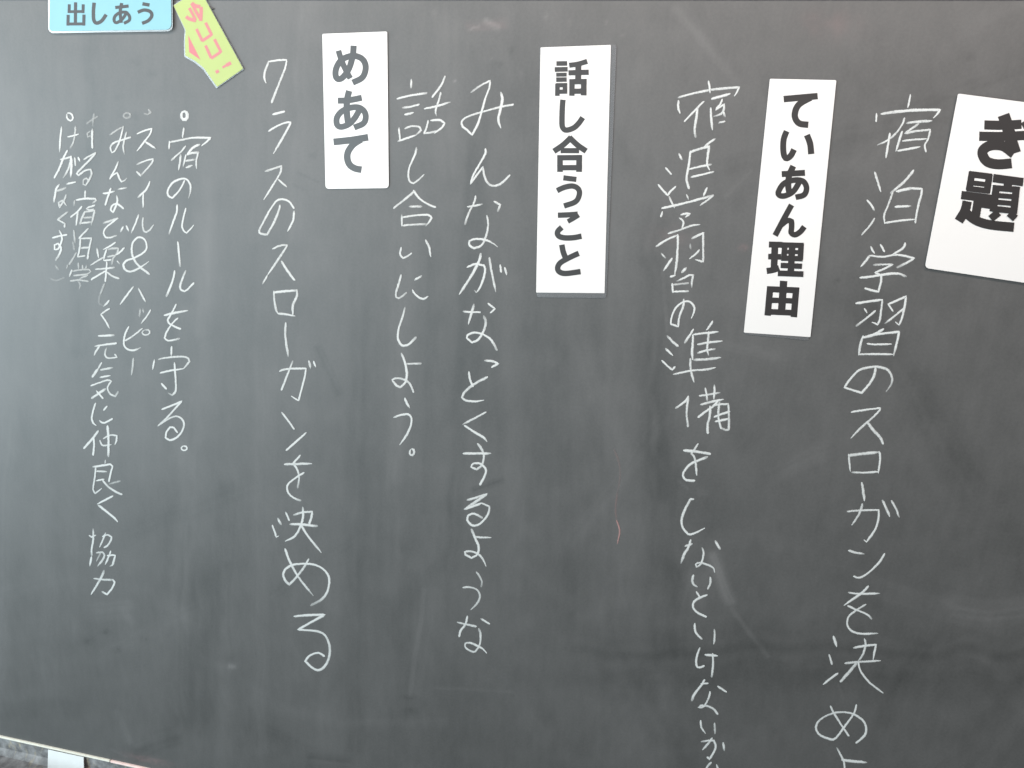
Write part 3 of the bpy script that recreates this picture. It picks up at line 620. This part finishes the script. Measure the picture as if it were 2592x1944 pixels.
writing('chalk_writing', 'chalk line under a bold circle bullet, rightmost of the small lines below the arrow card', [
 ('w1.3 1470,84 1492,94 1504,121 1501,152 1484,173 1460,174 1442,154 1437,123 1448,96 1470,84; 1490,146 1476,163 1457,164 1443,148 1439,122 1448,99 1465,90 1483,98 1492,121 1490,146', L1, 4),
 ('w1.1 1462,260 1450,355; 1318,390 1312,468; w1.1 1320,400 1450,375 1560,355 1735,355 1700,390 1645,435; 1480,440 1430,500 1340,580; w1.1 1432,525 1425,600 1410,680; w1.2 1620,425 1580,440 1540,470 1505,520; w1.2 1500,525 1550,508 1608,505; 1608,510 1590,590 1592,665; w1.1 1485,530 1470,590 1455,650; 1480,590 1570,575; w1.1 1490,655 1548,635', L1, 4),
 ('1470,790 1440,850 1400,910 1345,965 1305,940 1300,890 1340,820 1410,778 1480,770 1525,820 1530,890 1510,965', L1, 4),
 ('1395,1038 1390,1110 1350,1220 1315,1325; 1482,1070 1460,1160 1445,1240 1460,1295 1490,1318 1530,1280 1562,1240', L1, 4),
 ('w1.1 1402,1410 1412,1520 1425,1650', L1, 4),
 ('w1.1 1370,425 1350,520 1290,675; 1482,422 1450,500 1425,580 1440,620 1470,630 1510,600 1560,548', L2, 4),
 ('w1.1 1268,872 1380,845 1502,825; 1385,762 1340,850 1300,920 1310,950 1370,985 1425,1008; 1402,902 1350,950 1290,1040 1268,1100 1300,1128 1360,1122 1415,1108', L2, 4),
 ('1340,1190 1335,1282; 1165,1325 1148,1418; 1208,1318 1300,1300 1450,1290 1510,1310 1520,1340 1460,1412; 1225,1455 1340,1430 1460,1412; w1.1 1368,1355 1375,1440 1382,1560 1380,1640 1345,1680 1305,1660; 1240,1565 1282,1615', L2, 4),
 ('1245,742 1330,710 1443,662 1380,730 1290,830 1200,912 1260,870 1340,825 1400,815 1450,850 1465,910 1430,990 1380,1035 1320,1055 1280,1030 1290,970 1325,925 1360,930 1395,975', L3, 4),
 ('1466,1114 1485,1119 1495,1132 1493,1148 1478,1158 1458,1159 1442,1149 1438,1134 1448,1120 1466,1114', L3, 4)], width=6.3)
writing('chalk_writing', 'chalk line of katakana around an ampersand, below the left part of the board', [
 ('p.5 1105,70 1128,100 1095,120; p.3 1095,120 1065,112', L1, 4),
 ('992,315 1060,285 1140,262 1120,320 1060,400 990,488; w1.1 1080,400 1175,462', L1, 4),
 ('p.8 988,625 1070,590 1150,568 1140,610 1080,680 1030,735; w1.2 988,700 1025,742', L1, 4),
 ('1118,800 1080,880 1003,955; 1052,920 1050,1058', L1, 4),
 ('1005,1135 975,1220 930,1318; p.8 1050,1165 1045,1230 1055,1290 1080,1312 1120,1285 1158,1235', L1, 4),
 ('w1.1 1112,455 1040,400 980,340 945,270 935,200 950,130 1000,85 1055,95 1085,150 1080,210 1030,255 950,295 880,320 850,360 870,410 920,430 980,410 1050,370 1108,328', L2, 4),
 ('w1.1 950,585 900,650 820,760; 1003,598 1040,670 1075,735', L2, 4),
 ('p.5 1022,810 1015,878; p.5 1050,812 1055,845; 1125,820 1090,880 1030,955', L2, 4),
 ('905,988 870,1060 855,1140 870,1195 920,1225 980,1220 1025,1200; 865,1130 950,1080 1042,1005; p.75 1074,1018 1100,1019 1116,1032 1116,1051 1100,1068 1075,1073 1052,1066 1043,1048 1052,1030 1074,1018', L2, 4),
 ('p.6 952,1310 945,1390 933,1475', L2, 4)], width=6.2)
writing('chalk_writing', 'longest chalk line of the small left-hand group, reaching lowest', [
 ('p.45 918,116 921,134 908,150 886,156 865,151 854,135 860,118 879,106 902,105 918,116', L1, 4),
 ('p.55 718,325 790,275 850,242; 850,242 830,330 800,420 760,495 735,505 720,455 750,410 830,380 920,352; 885,298 860,380 850,460 862,522', L1, 4),
 ('800,598 770,670 712,772 750,730 790,710 805,750 830,800 860,790 885,765', L1, 4),
 ('652,918 700,912 765,895; 725,868 700,940 670,1030; p.8 800,875 885,862; 785,945 790,1000 765,1070 745,1110 722,1085 740,1040 790,1025 850,1070', L1, 4),
 ('p.8 650,1218 720,1195 790,1172; 790,1172 740,1210 670,1270 650,1320 670,1362 720,1365 780,1345; w1.1 850,1255 825,1300; 882,1248 905,1300', L1, 4),
 ('583,195 600,290; 768,135 710,175 648,205; p.8 690,205 740,195 800,195 790,240 750,290 735,350; 680,210 660,270 650,318; p.7 695,280 760,265; 655,318 720,310; 860,190 820,230 780,260; 645,290 590,320 520,365; 790,325 810,348; 685,330 680,400 668,525; 570,405 660,400 755,390; 670,425 600,465 530,508; 680,430 740,475 800,498', L2, 4),
 ('p.5 660,555 640,600 622,650; p.25 622,650 605,710 605,750 650,778; 705,722 680,755 650,780', L2, 4),
 ('p.8 710,805 660,835 625,860; 625,865 670,930 710,1005', L2, 4),
 ('w1.2 600,1080 750,1075; w1.1 565,1185 660,1170 775,1155; w1.1 610,1185 580,1225 555,1275; 680,1205 665,1250 670,1285 700,1305 785,1298 768,1270', L2, 4),
 ('630,275 590,340; w1.3 590,340 540,410; w1.1 620,345 742,322; 615,420 718,403; 525,505 620,470 690,448 730,460 700,500 690,540 720,590 770,612 798,568; w1.2 665,538 600,585 535,628; 578,558 642,630', L3, 4),
 ('w1.1 568,685 545,760 532,830 545,880 575,908; 685,712 655,748; 612,858 655,882 735,842', L3, 4),
 ('w1.2 595,965 530,1050 455,1135; w1.2 548,1030 555,1100 545,1200; 615,1060 635,1105 670,1110 730,1100; 650,1040 720,1005 785,1010 780,1060 765,1100; w1.3 692,915 700,1050 700,1215', L3, 4),
 ('p.7 670,1260 665,1295; w1.1 545,1325 620,1315 720,1300 742,1320 720,1400 705,1470; 572,1335 560,1450 545,1550 565,1595 632,1545; 575,1370 680,1375; 580,1465 655,1452; 640,1460 690,1520 760,1570 830,1605; p.6 815,1470 710,1500', L3, 4),
 ('742,422 670,460 588,502; w1.1 600,515 700,595 760,645 792,682', L4, 4),
 ('w1.1 545,755 545,860 530,960 530,1020; w1.2 528,1040 510,1130; w1.1 508,822 530,835 572,820; 640,830 690,815 730,835 725,870 685,930 660,940; 672,798 650,850 610,938; p.8 580,995 640,990 660,1020 640,1070 590,1130; p.5 620,1000 578,1080; 692,1025 740,1020 770,1025 755,1070 740,1120 715,1132; 722,980 705,1030 668,1115', L4, 4),
 ('p.7 555,1255 650,1268 745,1270; 745,1270 762,1290 740,1350 685,1418 640,1392; w1.2 655,1178 620,1260 525,1415', L4, 4)], width=6.2)
writing('chalk_writing', 'half rubbed-out faint chalk line squeezed between two clearer ones at the far left', [
 ('p.3 590,140 540,170 485,210; p.4 555,115 545,170 540,230; p.85 538,270 535,360 537,455; p.6 515,290 485,310 490,345 520,335', L1, 4),
 ('p.8 455,572 510,540 575,505 520,570 430,660 380,715 400,735 460,690 520,675 530,720 500,790 470,835 445,825 450,780 480,765 500,790', L1, 4),
 ('465,895 460,965; p.6 355,995 350,1038; 375,985 460,972 565,972 575,990 545,1012; 430,1050 390,1100 322,1155; 390,1110 380,1180 372,1240; p.8 560,1040 510,1055 475,1070 500,1085 550,1080 500,1100; p.8 460,1105 430,1170 415,1222; p.7 460,1105 560,1090 545,1160 525,1240; p.7 450,1165 540,1158; 430,1218 520,1208', L1, 4),
 ('p.6 350,1295 360,1410; p.4 340,1410 352,1485; p.7 375,1520 340,1580 305,1630; 495,1275 450,1320 405,1368; p.8 415,1380 410,1470 390,1560 460,1550; p.8 415,1375 530,1372 510,1450 490,1575; p.7 420,1470 500,1465', L1, 4),
 ('p.6 395,345 398,400; p.6 438,370 440,410; p.6 480,370 465,405; w1.4 p.5 285,370 278,395; 330,415 305,480; p.65 335,425 420,412 505,410 520,430 480,455 400,465; p.6 350,470 460,462 490,470 430,490 395,510; p.75 315,525 400,515 490,528; p.5 395,525 415,570 400,610', L2, 4)], width=6.3)
writing('chalk_writing', 'leftmost chalk line under a small circle bullet below the blue card', [
 ('289,106 310,105 331,123 340,149 335,173 317,183 295,174 279,150 276,123 289,106', L1, 4),
 ('225,250 212,370 205,498; 288,345 340,335 398,318; p.8 365,240 360,320 345,400 315,455', L1, 4),
 ('285,485 240,570 200,670 155,755; p.8 215,575 280,560 325,545 310,620 280,700 240,762; w1.4 320,545 325,640 318,755; w1.2 360,560 365,630; w1.2 395,555 410,590', L1, 4),
 ('w1.2 200,830 170,880 150,1000; p.7 165,895 225,880 268,862; 280,822 370,803; p.85 272,935 250,990 205,1060 195,1010 235,990 272,1040', L1, 4),
 ('p.8 290,1105 190,1180; p.75 190,1185 260,1225 255,1255', L1, 4),
 ('138,1365 200,1350 275,1338; w1.1 205,1295 230,1360 220,1420 190,1480 155,1485 155,1440 190,1425 220,1470 205,1530 170,1590', L1, 4),
 ('p.5 165,370 190,402; p.28 118,500 175,520 250,492', L2, 4)], width=6.2)
writing('chalk_line', 'thin faint pink chalk curve standing alone near the middle of the board', [
 ('p.18 440,280 462,340 467,400 455,470; p.25 455,470 447,540 452,590; p.75 452,590 465,635 455,690', (1296, 972), 1.7068)], group=None, mat=M_pinkchalk, width=5.0)
